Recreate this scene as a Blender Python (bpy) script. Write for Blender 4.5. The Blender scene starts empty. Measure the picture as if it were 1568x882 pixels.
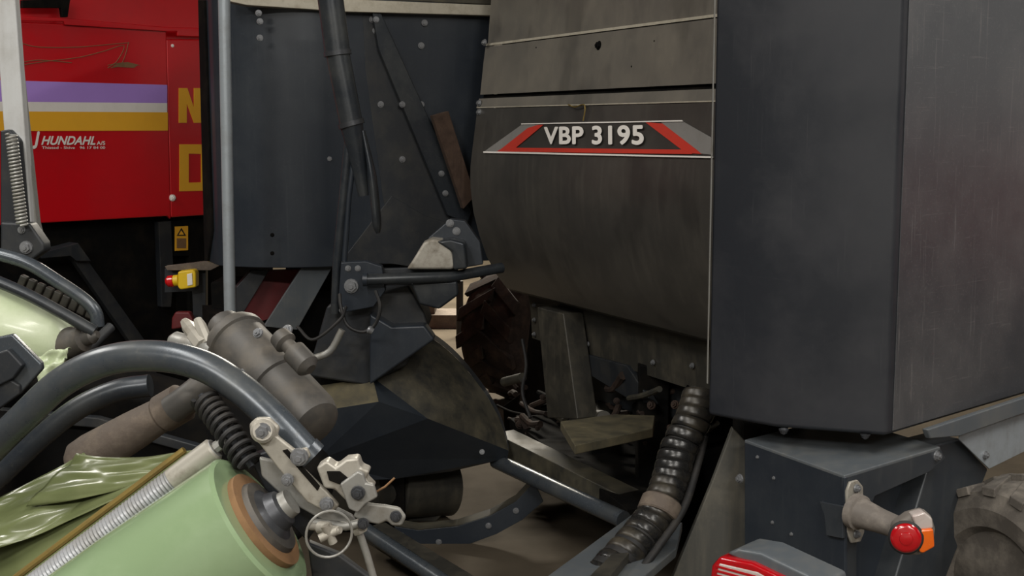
import bpy, math, random
from mathutils import Vector, Matrix, noise
random.seed(7)
# ---------------------------------------------------------------- camera
H=1.75; F=1960.0; CX,CY=784.0,441.0; TP=251/1960.0; P=math.atan(TP)
FW=Vector((0,math.cos(P),-math.sin(P))); UPV=Vector((0,math.sin(P),math.cos(P))); CAM=Vector((0,0,H))
def ray(px,py): return FW+Vector((1,0,0))*((px-CX)/F)+UPV*((CY-py)/F)
def U(px,py,y):
    r=ray(px,py); return CAM+r*(y/r.y)
def UZ(px,py,z):
    r=ray(px,py); return CAM+r*((z-H)/r.z)
def UP(px,py,p0,n):
    r=ray(px,py); return CAM+r*((p0-CAM).dot(n)/r.dot(n))
sc=bpy.context.scene
cam=bpy.data.cameras.new('camera'); co=bpy.data.objects.new('camera',cam); sc.collection.objects.link(co)
co.location=CAM; co.rotation_euler=(math.pi/2-P,0,0); cam.sensor_width=36; cam.lens=36*F/1568; cam.clip_start=0.05
sc.camera=co
try: sc.view_settings.view_transform='Standard'
except Exception: pass
# ---------------------------------------------------------------- materials
def lin(c):
    return tuple(((x/255)/12.92 if x/255<=0.04045 else ((x/255+0.055)/1.055)**2.4) for x in c)+(1,)
def M(name,col,rough=0.45,metal=0.0,dust=(120,110,92),amt=0.3,scale=6,streak=0.0,bump=0.05,coat=0.0,lo=0.45,hi=0.75,fine=0.15,trans=0,emit=0,scr=0.0,smap=(22,22,1.2),blot=0,blotc=(40,38,36),spec=0.5):
    m=bpy.data.materials.new(name); m.use_nodes=True; nt=m.node_tree; N=nt.nodes; L=nt.links
    b=N['Principled BSDF']; tc=N.new('ShaderNodeTexCoord'); b.inputs['Specular IOR Level'].default_value=spec
    def ns(sc_,det,mapscale=None,ro=0.6,loc=None):
        n=N.new('ShaderNodeTexNoise'); n.inputs['Scale'].default_value=sc_; n.inputs['Detail'].default_value=det; n.inputs['Roughness'].default_value=ro
        if mapscale or loc:
            mp=N.new('ShaderNodeMapping'); mp.inputs['Scale'].default_value=mapscale or (1,1,1)
            if loc: mp.inputs['Location'].default_value=loc
            L.new(tc.outputs['Object'],mp.inputs['Vector']); L.new(mp.outputs[0],n.inputs['Vector'])
        else: L.new(tc.outputs['Object'],n.inputs['Vector'])
        return n
    def rp_(n,a,c):
        r=N.new('ShaderNodeValToRGB'); r.color_ramp.elements[0].position=a; r.color_ramp.elements[1].position=c; L.new(n.outputs['Fac'],r.inputs['Fac']); return r
    n1=ns(scale,8,ro=0.65); r=rp_(n1,lo,hi)
    mu=N.new('ShaderNodeMath'); mu.operation='MULTIPLY'; mu.inputs[1].default_value=amt; L.new(r.outputs['Color'],mu.inputs[0]); fac=mu.outputs[0]
    def acc(rr,k,fac):
        ma=N.new('ShaderNodeMath'); ma.operation='MULTIPLY_ADD'; ma.inputs[1].default_value=k; ma.use_clamp=True
        L.new(rr.outputs['Color'],ma.inputs[0]); L.new(fac,ma.inputs[2]); return ma.outputs[0]
    if streak>0: fac=acc(rp_(ns(1.6,6,smap),0.5,0.72),streak,fac)
    if scr>0:
        fac=acc(rp_(ns(2.0,5,(55,55,1.6)),0.63,0.66),scr,fac)
        fac=acc(rp_(ns(2.2,5,(2.5,2.5,70)),0.645,0.675),scr*0.7,fac)
    fac=acc(rp_(ns(130,4),0.58,0.72),fine,fac)
    mx=N.new('ShaderNodeMix'); mx.data_type='RGBA'; mx.inputs[6].default_value=lin(col); mx.inputs[7].default_value=lin(dust)
    L.new(fac,mx.inputs[0]); colout=mx.outputs[2]
    if blot>0:
        rb=rp_(ns(2.6,4,(1.6,1.6,1),0.5,(3,7,1)),0.56,0.66); mk=N.new('ShaderNodeMath'); mk.operation='MULTIPLY'; mk.inputs[1].default_value=blot; L.new(rb.outputs['Color'],mk.inputs[0])
        m2=N.new('ShaderNodeMix'); m2.data_type='RGBA'; m2.inputs[7].default_value=lin(blotc); L.new(mk.outputs[0],m2.inputs[0]); L.new(colout,m2.inputs[6]); colout=m2.outputs[2]
    L.new(colout,b.inputs['Base Color'])
    rr=N.new('ShaderNodeMapRange'); rr.inputs[3].default_value=rough; rr.inputs[4].default_value=min(1,rough+0.35); L.new(fac,rr.inputs[0]); L.new(rr.outputs[0],b.inputs['Roughness'])
    b.inputs['Metallic'].default_value=metal
    if coat: b.inputs['Coat Weight'].default_value=coat; b.inputs['Coat Roughness'].default_value=0.15
    if bump>0:
        bp=N.new('ShaderNodeBump'); bp.inputs['Strength'].default_value=bump; bp.inputs['Distance'].default_value=0.01; L.new(n1.outputs['Fac'],bp.inputs['Height']); L.new(bp.outputs[0],b.inputs['Normal'])
    if trans: b.inputs['Transmission Weight'].default_value=trans
    if emit: b.inputs['Emission Color'].default_value=lin(col); b.inputs['Emission Strength'].default_value=emit
    return m
blk=M('black_paint',(40,46,54),0.34,0.1,(94,98,98),0.2,2.2,0.03,0.012,lo=0.45,hi=0.8,fine=0.1,scr=0.06)
blk_r=M('black_paint_worn',(35,38,44),0.4,0.1,(62,62,65),0.4,2.6,0.0,0.012,lo=0.42,hi=0.72,fine=0.1,scr=0.1)
blk2=M('black_paint_dull',(32,36,41),0.5,0.1,(84,80,70),0.35,7,0.06)
blkshiny=M('black_paint_gloss',(44,49,55),0.3,0.3,(105,105,98),0.3,5,0.03)
dark=M('dark_grime_and_shade',(15,15,15),0.9,0,(42,37,30),0.5,9,spec=0.08)  # near-black: grimy parts, plus shade painted into holes, gaps and fills
olive=M('dusty_paint',(48,48,45),0.5,0.1,(106,99,78),0.6,7,0.15,lo=0.38,hi=0.72)
oliveb=M('dusty_deck_paint',(62,59,48),0.6,0,(108,99,72),0.7,12,0.1,lo=0.35,hi=0.7)
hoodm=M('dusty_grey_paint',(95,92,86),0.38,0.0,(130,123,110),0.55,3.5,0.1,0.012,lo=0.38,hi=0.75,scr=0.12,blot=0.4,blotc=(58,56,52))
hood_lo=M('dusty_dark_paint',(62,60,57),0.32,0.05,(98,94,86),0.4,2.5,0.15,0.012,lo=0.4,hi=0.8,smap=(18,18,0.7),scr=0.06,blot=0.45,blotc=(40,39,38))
skirtm=M('skirt_paint',(50,49,45),0.45,0.1,(94,88,74),0.5,8,0.2)
slantm=M('slant_plate_paint',(78,78,74),0.45,0.1,(118,112,98),0.6,6,0.3)
sidem=M('brushed_dark_panel',(86,88,92),0.32,0.5,(146,145,144),0.35,2.2,0.0,0.008,lo=0.42,hi=0.75,scr=0.32,fine=0.25)  # pale patch layer paints in blurred reflections; scratches are wear
red=M('red_paint',(200,12,24),0.3,0,(160,18,26),0.4,2,0.03,0.01,coat=0.5,fine=0.05)
redd=M('dark_red_paint',(96,22,26),0.5,0,(70,50,45),0.5,8)
galv=M('galvanised_steel',(160,168,174),0.38,0.35,(118,120,116),0.5,14,0.2)
galv2=M('galvanised_dusty',(146,146,142),0.42,0.4,(108,100,86),0.7,16,0.2)
upr=M('light_grey_upright',(186,188,188),0.4,0.1,(140,136,128),0.5,9,0.2)
tubem=M('grey_tube_paint',(68,74,80),0.27,0.3,(118,116,106),0.3,9,0)
steelw=M('worn_pale_metal',(168,164,154),0.42,0.3,(96,86,70),0.8,22)
gearm=M('gearbox_dusty',(72,70,67),0.5,0.2,(112,104,92),0.6,14)
rub=M('rubber_dark',(26,26,27),0.6,0,(70,64,56),0.4,12)
hosem=M('hose_guard_plastic',(32,32,32),0.27,0.1,(92,84,68),0.55,9,lo=0.45,hi=0.75)
tyrem=M('tyre_dusty_brown',(46,38,34),0.85,0,(84,68,58),0.8,12,bump=0.3,spec=0.2)
tyreg=M('tyre_dusty_grey',(84,79,73),0.85,0,(134,127,117),0.8,12,bump=0.3)
wood=M('weathered_wood',(70,52,40),0.8,0,(44,33,27),0.7,20,0.5,0.3)
filmg=M('green_stretch_film',(128,150,114),0.18,0,(150,170,136),0.5,4,0.15,coat=0.6,bump=0.08,fine=0.02,smap=(3,3,14))
filmo=M('olive_stretch_film',(98,106,70),0.3,0,(132,138,98),0.7,2.5,coat=0.35,bump=0.06,fine=0.02)
filmp=M('pale_stretch_film',(186,198,164),0.28,0,(220,226,204),0.6,6,coat=0.4,bump=0.3,fine=0)
core=M('cardboard_core',(128,96,64),0.8,0,(92,70,50),0.6,20)
brownt=M('dusty_brown_rubber',(90,80,71),0.7,0,(126,114,100),0.7,25,bump=0.3)
armt=M('lamp_arm_rubber',(104,98,92),0.6,0,(150,142,132),0.7,20)
ribm=M('ribbed_roller',(160,162,166),0.35,0.3,(110,102,84),0.5,20)
brass=M('brass_strip',(130,110,56),0.45,0.5,(90,76,46),0.6,20)
white=M('white_decal',(236,232,226),0.4,0,(205,200,190),0.3,10)
dgrey=M('grey_decal',(132,130,127),0.4,0,(104,101,95),0.4,10)
dred=M('red_decal',(200,58,44),0.4,0,(156,58,46),0.4,10)
dblack=M('black_decal',(56,54,51),0.4,0,(78,74,68),0.4,6)
purple=M('purple_decal',(176,140,222),0.4,0,(165,130,210),0.3,10,fine=0.03)
yellow=M('yellow_decal',(240,178,48),0.4,0,(225,165,50),0.3,10,fine=0.03)
yelb=M('yellow_plastic',(228,190,30),0.4,0,(190,160,50),0.3,15)
redp=M('red_plastic',(210,20,24),0.25,0,(170,20,24),0.3,15,coat=0.5)
ora=M('amber_lens',(225,100,20),0.2,0,(205,80,20),0.3,30,coat=0.8)
rlens=M('red_lens',(176,12,22),0.15,0,(130,10,20),0.3,60,coat=1.0)
clens=M('clear_lens',(190,180,174),0.2,0,(160,130,128),0.5,30,coat=1.0)
lipm=M('pale_edge',(186,180,164),0.35,0.2,(136,126,106),0.6,20)  # pale tone for the hood lips and tray edge
bolt_m=M('zinc_bolt',(132,134,137),0.38,0.5,(80,78,74),0.5,40)
bolt_b=M('black_bolt',(70,72,76),0.35,0.5,(50,50,50),0.5,40)
greyplate=M('grey_paint',(92,98,103),0.36,0.2,(124,122,114),0.4,8,0.2)
slate=M('slate_paint',(54,59,65),0.36,0.2,(92,94,92),0.35,5,0.1)
concrete=M('concrete_floor',(82,74,62),0.85,0,(50,44,37),0.7,1.1,0,0.1,lo=0.35,hi=0.7,fine=0.25,spec=0.15)
wallm=M('wall_sheet',(150,148,142),0.6,0,(110,106,100),0.4,1,0.2)
ceilm=M('ceiling_boards',(92,78,60),0.8,0,(60,50,40),0.5,2)
pale_refl=M('pale_reflection_surface',(210,212,214),0.6,0,(150,150,148),0.5,1.2)
palr=M('dull_red_reflection_side',(150,40,42),0.6,0,(110,60,56),0.5,1.5)
# ---------------------------------------------------------------- mesh helpers
def grp(name):
    e=bpy.data.objects.new(name,None); sc.collection.objects.link(e); e.empty_display_size=0.1; return e
def add(par,name,vs,fs,mat,smooth=False,bev=0,seg=2,fix=True):
    me=bpy.data.meshes.new(name); me.from_pydata([tuple(v) for v in vs],[],fs); me.materials.append(mat); me.validate()
    if fix:
        import bmesh
        b=bmesh.new(); b.from_mesh(me); bmesh.ops.recalc_face_normals(b,faces=b.faces); b.to_mesh(me); b.free()
    for p in me.polygons: p.use_smooth=smooth
    o=bpy.data.objects.new(name,me); sc.collection.objects.link(o)
    if par: o.parent=par
    if bev:
        m=o.modifiers.new('b','BEVEL'); m.width=bev; m.segments=seg; m.limit_method='ANGLE'; m.angle_limit=math.radians(35)
        for p in me.polygons: p.use_smooth=True
        w=o.modifiers.new('w','WEIGHTED_NORMAL')
    return o
def prism(par,name,pts,vec,mat,bev=0.003):
    n=len(pts); vs=list(pts)+[p+vec for p in pts]
    fs=[list(range(n)),list(range(2*n-1,n-1,-1))]+[[i,(i+1)%n,n+(i+1)%n,n+i] for i in range(n)]
    return add(par,name,vs,fs,mat,bev=bev)
class Pl:
    def __init__(s,p0,n):
        n=n.normalized()
        if n.dot(CAM-p0)<0: n=-n
        s.p=p0; s.n=n
    def at(s,px,py,off=0): return UP(px,py,s.p+s.n*off,s.n)
def vplane(a,b): return Pl(a,Vector((b.y-a.y,-(b.x-a.x),0)))
def plate(par,name,pl,pix,mat,off=0,th=0.006,bev=0.002):
    return prism(par,name,[pl.at(x,y,off) for x,y in pix],-pl.n*th,mat,bev)
def yplane(y): return Pl(Vector((0,y,1)),Vector((0,-1,0)))
def box(par,name,a,b,mat,bev=0.005):
    x0,y0,z0=a;x1,y1,z1=b
    return prism(par,name,[Vector((x0,y0,z0)),Vector((x1,y0,z0)),Vector((x1,y1,z0)),Vector((x0,y1,z0))],Vector((0,0,z1-z0)),mat,bev)
def beam(par,name,a,b,w,h,mat,up=Vector((0,0,1)),bev=0.004):
    d=(b-a).normalized(); s=d.cross(up).normalized(); u=s.cross(d).normalized()
    return prism(par,name,[a-s*w/2-u*h/2,a+s*w/2-u*h/2,a+s*w/2+u*h/2,a-s*w/2+u*h/2],b-a,mat,bev)
def cat(pts,n=10):
    q=[pts[0]*2-pts[1]]+list(pts)+[pts[-1]*2-pts[-2]]; out=[]
    for i in range(1,len(q)-2):
        p0,p1,p2,p3=q[i-1:i+3]
        for k in range(n):
            t=k/n; out.append(0.5*((2*p1)+(p2-p0)*t+(2*p0-5*p1+4*p2-p3)*t*t+(3*p1-p0-3*p2+p3)*t**3))
    out.append(q[-2]); return out
def frames(pts):
    T=[]; 
    for i in range(len(pts)):
        a=pts[max(0,i-1)]; b=pts[min(len(pts)-1,i+1)]; T.append((b-a).normalized())
    up=Vector((0,0,1)) if abs(T[0].z)<0.9 else Vector((1,0,0))
    n=T[0].cross(up).normalized(); out=[]
    for t in T:
        n=(n-t*n.dot(t)).normalized(); out.append((t,n,t.cross(n)))
    return out
def sweep(par,name,pts,r,mat,n=16,smooth=0,sx=1,sy=1):
    if smooth: 
        if isinstance(r,(list,tuple)):
            m=len(pts)-1; rr=[]
            for i in range(m):
                for k in range(smooth): rr.append(r[i]+(r[i+1]-r[i])*k/smooth)
            rr.append(r[-1]); r=rr
        pts=cat(pts,smooth)
    fr=frames(pts); vs=[];fs=[]
    for i,(p,(t,a,b)) in enumerate(zip(pts,fr)):
        ri=r[i] if isinstance(r,(list,tuple)) else r
        for k in range(n):
            g=2*math.pi*k/n; vs.append(p+a*(math.cos(g)*ri*sx)+b*(math.sin(g)*ri*sy))
    for i in range(len(pts)-1):
        for k in range(n): fs.append([i*n+k,i*n+(k+1)%n,(i+1)*n+(k+1)%n,(i+1)*n+k])
    o=add(par,name,vs+[pts[0],pts[-1]],fs+[[(k+1)%n,k,len(vs)] for k in range(n)]+[[len(vs)-n+k,len(vs)-n+(k+1)%n,len(vs)+1] for k in range(n)],mat,True)
    e=o.modifiers.new('e','EDGE_SPLIT'); e.split_angle=math.radians(40)
    return o
def lathe(par,name,a,b,prof,mat,n=32):
    pts=[a+(b-a)*t for t,_ in prof]; d=(b-a).normalized()
    up=Vector((0,0,1)) if abs(d.z)<0.9 else Vector((1,0,0)); s=d.cross(up).normalized(); u=s.cross(d)
    vs=[];fs=[]
    for (t,r),p in zip(prof,pts):
        for k in range(n):
            g=2*math.pi*k/n; vs.append(p+s*math.cos(g)*r+u*math.sin(g)*r)
    for i in range(len(prof)-1):
        for k in range(n): fs.append([i*n+k,i*n+(k+1)%n,(i+1)*n+(k+1)%n,(i+1)*n+k])
    fs.append(list(range(n))); fs.append(list(range(len(vs)-n,len(vs))))
    o=add(par,name,vs,fs,mat,True); e=o.modifiers.new('e','EDGE_SPLIT'); e.split_angle=math.radians(32); return o
def cyl(par,name,a,b,r,mat,n=24,ch=0.08):
    L=(b-a).length; c=min(r*ch/L,0.2) if L>0 else 0
    return lathe(par,name,a,b,[(0,r*(1-ch)),(c,r),(1-c,r),(1,r*(1-ch))],mat,n)
def helix(par,name,pts,R,r,turns,mat,n=6,per=14,sm=8,sx=1,sy=1):
    c=cat(pts,sm) if sm else pts; fr=frames(c); tot=int(turns*per); out=[]
    for i in range(tot+1):
        s=i/tot*(len(c)-1); k=min(int(s),len(c)-2); f=s-k; p=c[k].lerp(c[k+1],f); t,a,b=fr[k]
        g=2*math.pi*i/per; out.append(p+a*math.cos(g)*R+b*math.sin(g)*R)
    return sweep(par,name,out,r,mat,n,0,sx,sy)
def spiralband(par,name,pts,R,turns,mat,per=24,sm=10,th=0.006,cover=0.9):
    c=cat(pts,sm); fr=frames(c); L=sum((c[i+1]-c[i]).length for i in range(len(c)-1)); pitch=L/turns; tot=int(turns*per); vs=[];fs=[]
    for i in range(tot+1):
        s=i/tot*(len(c)-1); k=min(int(s),len(c)-2); f=s-k; p=c[k].lerp(c[k+1],f); t,a,b=fr[k]; t2,a2,b2=fr[min(k+1,len(fr)-1)]
        t=t.lerp(t2,f);a=a.lerp(a2,f);b=b.lerp(b2,f)
        g=2*math.pi*i/per; rad=a*math.cos(g)+b*math.sin(g)
        for (w,h) in ((-0.5,0.0),(-0.46,0.75),(-0.2,1.0),(0.2,0.9),(0.46,0.5),(0.5,0.0)):
            vs.append(p+t*(w*pitch*cover)+rad*(R+h*th))
    for i in range(tot):
        for j in range(5): fs.append([i*6+j,i*6+j+1,(i+1)*6+j+1,(i+1)*6+j])
    return add(par,name,vs,fs,mat,True,fix=False)
def bolts(par,name,items,mat=None,k_=0.78):
    vs=[];fs=[]
    for p,nr,r in items:
        r*=k_
        nr=nr.normalized(); up=Vector((0,0,1)) if abs(nr.z)<0.9 else Vector((1,0,0)); s=nr.cross(up).normalized(); u=s.cross(nr)
        for (seg,r0,h0,h1) in ((14,r*1.35,-0.002,r*0.3),(6,r,r*0.3,r*0.95),(8,r*0.45,r*0.9,r*1.3)):
            o=len(vs)
            for h,q in ((h0,1),(h1,0.93)):
                for k in range(seg):
                    g=2*math.pi*k/seg+0.3; vs.append(p+s*math.cos(g)*r0*q+u*math.sin(g)*r0*q+nr*h)
            fs.append([o+seg+k for k in range(seg)]); fs+= [[o+k,o+(k+1)%seg,o+seg+(k+1)%seg,o+seg+k] for k in range(seg)]
    return add(par,name,vs,fs,mat or bolt_m)
def text(par,name,s,pl,bl,br,tl,mat,off=0.006,bold=0.0,shear=0,sp=1.0):
    cu=bpy.data.curves.new(name,'FONT'); cu.body=s; cu.shear=shear; cu.extrude=0.0; cu.space_character=sp
    ob=bpy.data.objects.new('t',cu); sc.collection.objects.link(ob); bpy.context.view_layer.update()
    me=bpy.data.meshes.new_from_object(ob.evaluated_get(bpy.context.evaluated_depsgraph_get())); bpy.data.objects.remove(ob)
    vs=[];fs=[]
    sh=[(0,0)]+([(bold*math.cos(a),bold*math.sin(a)) for a in [k*math.pi/4 for k in range(8)]] if bold else [])
    for j,(dx,dy) in enumerate(sh):
        o=len(vs); vs+= [(v.co.x+dx,v.co.y+dy,j*0.00005) for v in me.vertices]; fs+=[[o+i for i in p.vertices] for p in me.polygons]
    xs=[v[0] for v in vs]; ys=[v[1] for v in vs]; x0,x1,y0,y1=min(xs),max(xs),min(ys),max(ys)
    B=pl.at(*bl,off);R=pl.at(*br,off);T=pl.at(*tl,off); out=[]
    for v in vs:
        a=(v[0]-x0)/(x1-x0); b=(v[1]-y0)/(y1-y0); out.append(B+(R-B)*a+(T-B)*b+pl.n*v[2]*2)
    return add(par,name,out,fs,mat,fix=False)
def tyre(par,c,ax,R,w,mat,rimmat,lugs=22,lugh=0.035,lw=0.2):
    ax=ax.normalized(); a=c-ax*w/2; b=c+ax*w/2; rr=R*0.55
    prof=[(0.08,rr),(0.0,rr*1.12),(-0.03,R*0.8),(0.05,R*0.95),(0.2,R),(0.8,R),(0.95,R*0.95),(1.03,R*0.8),(1.0,rr*1.12),(0.92,rr)]
    lathe(par,'tyre_carcass',a,b,prof,mat,56)
    up=Vector((0,0,1)); s=ax.cross(up).normalized(); u=s.cross(ax); vs=[];fs=[]
    for side in (0,1):
        for k in range(lugs):
            g0=2*math.pi*(k+0.5*side)/lugs; o=len(vs); dg=2*math.pi/lugs
            t0,t1=(0.0,0.54) if side==0 else (1.0,0.46)
            for (t,gg,hh) in ((t0,g0-dg*0.25,0.8),(t1,g0+dg*0.6,1.0)):
                for wd in (-lw,lw):
                    for rad in (R*0.93,R+lugh*hh if t in (0.54,0.46) else R*0.985+lugh*0.4):
                        g=gg+wd*dg; p=a+(b-a)*t; vs.append(p+(s*math.cos(g)+u*math.sin(g))*rad)
            fs+=[[o,o+1,o+3,o+2],[o+4,o+5,o+7,o+6],[o,o+1,o+5,o+4],[o+2,o+3,o+7,o+6],[o+1,o+3,o+7,o+5]]
    add(par,'tread_lugs',vs,fs,mat,bev=0.005)
    lathe(par,'wheel_rim',a+ax*w*0.1,b-ax*w*0.1,[(0,rr),(0.05,rr*0.92),(0.25,rr*0.85),(0.35,rr*0.3),(0.65,rr*0.3),(0.75,rr*0.85),(0.95,rr*0.92),(1,rr)],rimmat,40)
# ---------------------------------------------------------------- building shell
add(None,'floor',[(-14,-8,0),(14,-8,0),(14,20,0),(-14,20,0)],[[0,1,2,3]],concrete)
add(None,'wall_back',[(-14,20,0),(14,20,0),(14,20,6),(-14,20,6)],[[0,1,2,3]],wallm)
add(None,'wall_left',[(-14,-8,0),(-14,20,0),(-14,20,6),(-14,-8,6)],[[0,1,2,3]],wallm)
add(None,'wall_right',[(14,-8,0),(14,20,0),(14,20,6),(14,-8,6)],[[0,1,2,3]],wallm)
add(None,'wall_front',[(-14,-8,0),(14,-8,0),(14,-8,6),(-14,-8,6)],[[0,1,2,3]],wallm)
add(None,'ceiling',[(-14,-8,6),(14,-8,6),(14,20,6),(-14,20,6)],[[0,1,2,3]],ceilm)
def strip(x,y,sx,sy,e,z=4.8,c=(1,0.96,0.9)):
    g=grp('ceiling_light'); box(g,'housing',(x-sx/2,y-sy/2,z+0.03),(x+sx/2,y+sy/2,z+0.09),white)
    for k in (-0.4,0.4): cyl(g,'hanger',Vector((x+(sx*k if sx>sy else 0),y+(sy*k if sy>=sx else 0),z+0.08)),Vector((x+(sx*k if sx>sy else 0),y+(sy*k if sy>=sx else 0),6)),0.01,galv)
    l=bpy.data.lights.new('lamp','AREA'); l.shape='RECTANGLE'; l.size=sx; l.size_y=sy; l.energy=e; l.color=c
    o=bpy.data.objects.new('lamp_light',l); sc.collection.objects.link(o); o.location=(x,y,z); o.parent=g
strip(-1.8,0.6,0.5,3.0,110)
strip(1.6,-0.6,0.5,3.0,125)
strip(3.9,3.0,0.5,3.0,130)  # unseen lamp, shifted to light the added trailer's face
strip(-4.3,3.6,0.5,2.5,150)
strip(-0.6,12.6,3.0,0.6,1250,4.8,(1,0.92,0.78))
strip(-3.0,-4.0,3.0,0.6,440)  # unseen lamp behind the camera, added to brighten the vertical panels
strip(2.2,-4.4,3.0,0.6,380)  # second added lamp behind the camera, same fill on upright faces
w=bpy.data.worlds.new('w'); sc.world=w; w.use_nodes=True; w.node_tree.nodes['Background'].inputs[0].default_value=(0.85,0.85,0.85,1); w.node_tree.nodes['Background'].inputs[1].default_value=0.2
# ================================================================ RED BALER (left background)
g=grp('red_square_baler')
RA=U(63,342,6.9); RB=UZ(316,327,RA.z); rp=vplane(RA,RB)
plate(g,'side_panel',rp,[(-120,352),(257,331),(262,336),(255,46),(250,44),(24,33),(-120,24)],red,0,0.03,0.008)
plate(g,'rear_panel',rp,[(262,333),(420,322),(420,60),(255,60)],red,0.0,0.03,0.008)
plate(g,'upper_body',rp,[(-120,335),(420,312),(420,-120),(-120,-120)],red,-0.06,1.2,0.01)
plate(g,'upper_rail',rp,[(-120,30),(98,33),(100,38),(255,48),(272,48),(272,55),(420,60),(420,45),(262,42),(103,28),(-120,18)],red,0.02,0.02,0.004)
plate(g,'top_catch',rp,[(35,0),(108,-2),(104,26),(96,26),(94,12),(35,12)],dark,0.03,0.03)
plate(g,'purple_stripe',rp,[(-60,121),(256,130),(256,158),(-60,155)],purple,0.003,0.002,0)
plate(g,'white_stripe',rp,[(-60,155),(256,158),(256,172),(-60,170)],white,0.003,0.002,0)
plate(g,'yellow_stripe',rp,[(-60,170),(257,172),(257,200),(-60,201)],yellow,0.003,0.002,0)
text(g,'dealer_lettering','HUNDAHL',rp,(63,222),(146,222),(64,208),white,0.006,0.03,0.25)
text(g,'dealer_initial','J',rp,(50,228),(61,228),(50,201),white,0.006,0.05,0.25)
text(g,'dealer_suffix','A/S',rp,(148,222),(161,222),(148,216),white,0.006,0.02)
text(g,'dealer_address','Thisted - Skive   96 17 84 00',rp,(64,228),(161,228),(64,224),white,0.006,0.01)
plate(g,'letter_upper_n',rp,[(274,188),(274,135),(287,135),(297,165),(297,135),(309,135),(309,188),(297,188),(286,158),(286,188)],yellow,0.004,0.003,0)
plate(g,'letter_upper_e',rp,[(316,188),(316,135),(345,135),(345,146),(328,146),(328,156),(343,156),(343,167),(328,167),(328,177),(345,177),(345,188)],yellow,0.004,0.003,0)
plate(g,'letter_lower_top',rp,[(275,235),(275,221),(314,221),(318,228),(318,236)],yellow,0.004,0.003,0)
plate(g,'letter_lower_stem',rp,[(275,234),(289,234),(289,281),(275,281)],yellow,0.0045,0.003,0)
plate(g,'letter_lower_base',rp,[(275,293),(275,280),(318,279),(318,286),(314,292)],yellow,0.004,0.003,0)
plate(g,'letter_lower_bow',rp,[(308,229),(320,229),(320,286),(308,286)],yellow,0.0045,0.003,0)
for i,pp in enumerate(([(32,100),(70,94),(120,88),(160,78),(190,70),(178,95),(165,100)],[(32,66),(60,72),(120,72),(190,66),(196,68),(186,98),(170,104)],[(32,96),(60,92),(110,96)],[(165,104),(180,97),(214,100)])):
    sweep(g,'paint_scratch_%d'%i,[rp.at(x,y,0.001) for x,y in pp],0.0022,core,6,4)
plate(g,'chipped_patch',rp,[(172,102),(182,96),(196,95),(212,99),(205,104),(188,103)],core,0.003,0.002,0)
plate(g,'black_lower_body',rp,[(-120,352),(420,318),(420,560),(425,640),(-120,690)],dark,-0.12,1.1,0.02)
plate(g,'lower_post',rp,[(243,340),(262,338),(266,420),(262,470),(248,470)],blk2,-0.05,0.05)
plate(g,'lower_post',rp,[(262,338),(316,334),(316,500),(290,500),(290,392),(262,392)],dark,-0.06,0.04)
plate(g,'warning_sticker',rp,[(268,347),(288,346),(288,383),(268,384)],yellow,-0.045,0.004,0)
plate(g,'warning_triangle',rp,[(271,361),(278,349),(285,361)],rub,-0.042,0.003,0)
plate(g,'warning_triangle_inner',rp,[(274,359.5),(278,353),(282,359.5)],yellow,-0.039,0.003,0)
plate(g,'warning_picture',rp,[(271,365),(285,365),(285,380),(271,380)],core,-0.042,0.003,0)
plate(g,'diagonal_strut',rp,[(100,380),(118,375),(250,560),(235,575)],blk2,0.05,0.05,0.004)
plate(g,'step_bracket',rp,[(60,388),(120,372),(140,400),(118,400),(108,392),(64,396)],blk2,0.1,0.1,0.004)
bolts(g,'hinge_pin',[(rp.at(264,303,0.0),rp.n,0.02),(rp.at(264,70,0),rp.n,0.01)],white)
for wx in (150,-60):
    wc=rp.at(wx,600,-0.75); wc.z=0.42; tyre(g,wc,rp.n,0.42,0.4,rub,redd)
g=grp('emergency_stop_switch')
ep=yplane(6.3)
plate(g,'bracket',ep,[(252,412),(300,402),(315,405),(315,500),(296,500),(294,446),(252,448)],blk2,-0.12,0.05)
plate(g,'bracket_flange',ep,[(252,408),(318,400),(340,405),(322,414),(256,414)],brownt,-0.06,0.05)
plate(g,'yellow_housing',ep,[(272,416),(296,413),(300,418),(300,440),(276,444),(272,440)],yelb,0.0,0.07,0.008)
plate(g,'grey_insert',ep,[(286,420),(294,418),(295,436),(287,438)],white,0.004,0.01,0.002)
cyl(g,'button_collar',ep.at(274,429,-0.03),ep.at(266,430,-0.03),0.028,yelb)
lathe(g,'red_button',ep.at(268,430,-0.03),ep.at(254,431,-0.03),[(0,0.015),(0.2,0.03),(0.75,0.028),(1,0.016)],redp)
plate(g,'red_reflector',ep,[(263,487),(268,478),(290,478),(296,490),(292,500),(262,505)],redd,0,0.05,0.008)
# ================================================================ LEFT BLACK CABINET + frame
g=grp('twine_box_cabinet')
A0=U(372,413,5.65); zb=A0.z
A_=UZ(336,407,zb); B_=UZ(316,400,zb); cp=vplane(A0,UZ(520,407.5,zb))
ptop=2.38
R1=cp.at(757,300); R1=Vector((R1.x,R1.y,zb))
back=Vector((-0.15,0.9,0))
prof=[B_,A_]
q=UZ(520,408,zb)
for k in range(2,13):
    t=k/12; base=A_.lerp(Vector((q.x,q.y,zb)),t); prof.append(base+Vector((0,-0.075*math.sin(math.pi*t)**0.8 if 0<t<1 else 0,0)))
prof+=[R1,R1+back,B_+back]
prism(g,'cabinet_body',prof,Vector((0,0,ptop-zb)),blk,0.004)
plate(g,'top_tray_edge',cp,[(350,-9),(757,8),(757,24),(530,18),(378,8),(350,2)],lipm,0.06,0.07,0.003)
plate(g,'top_dark_lip',cp,[(350,-40),(757,-24),(757,7),(350,-10)],olive,0.01,0.05,0.003)
sp=vplane(B_,A_)
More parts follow.
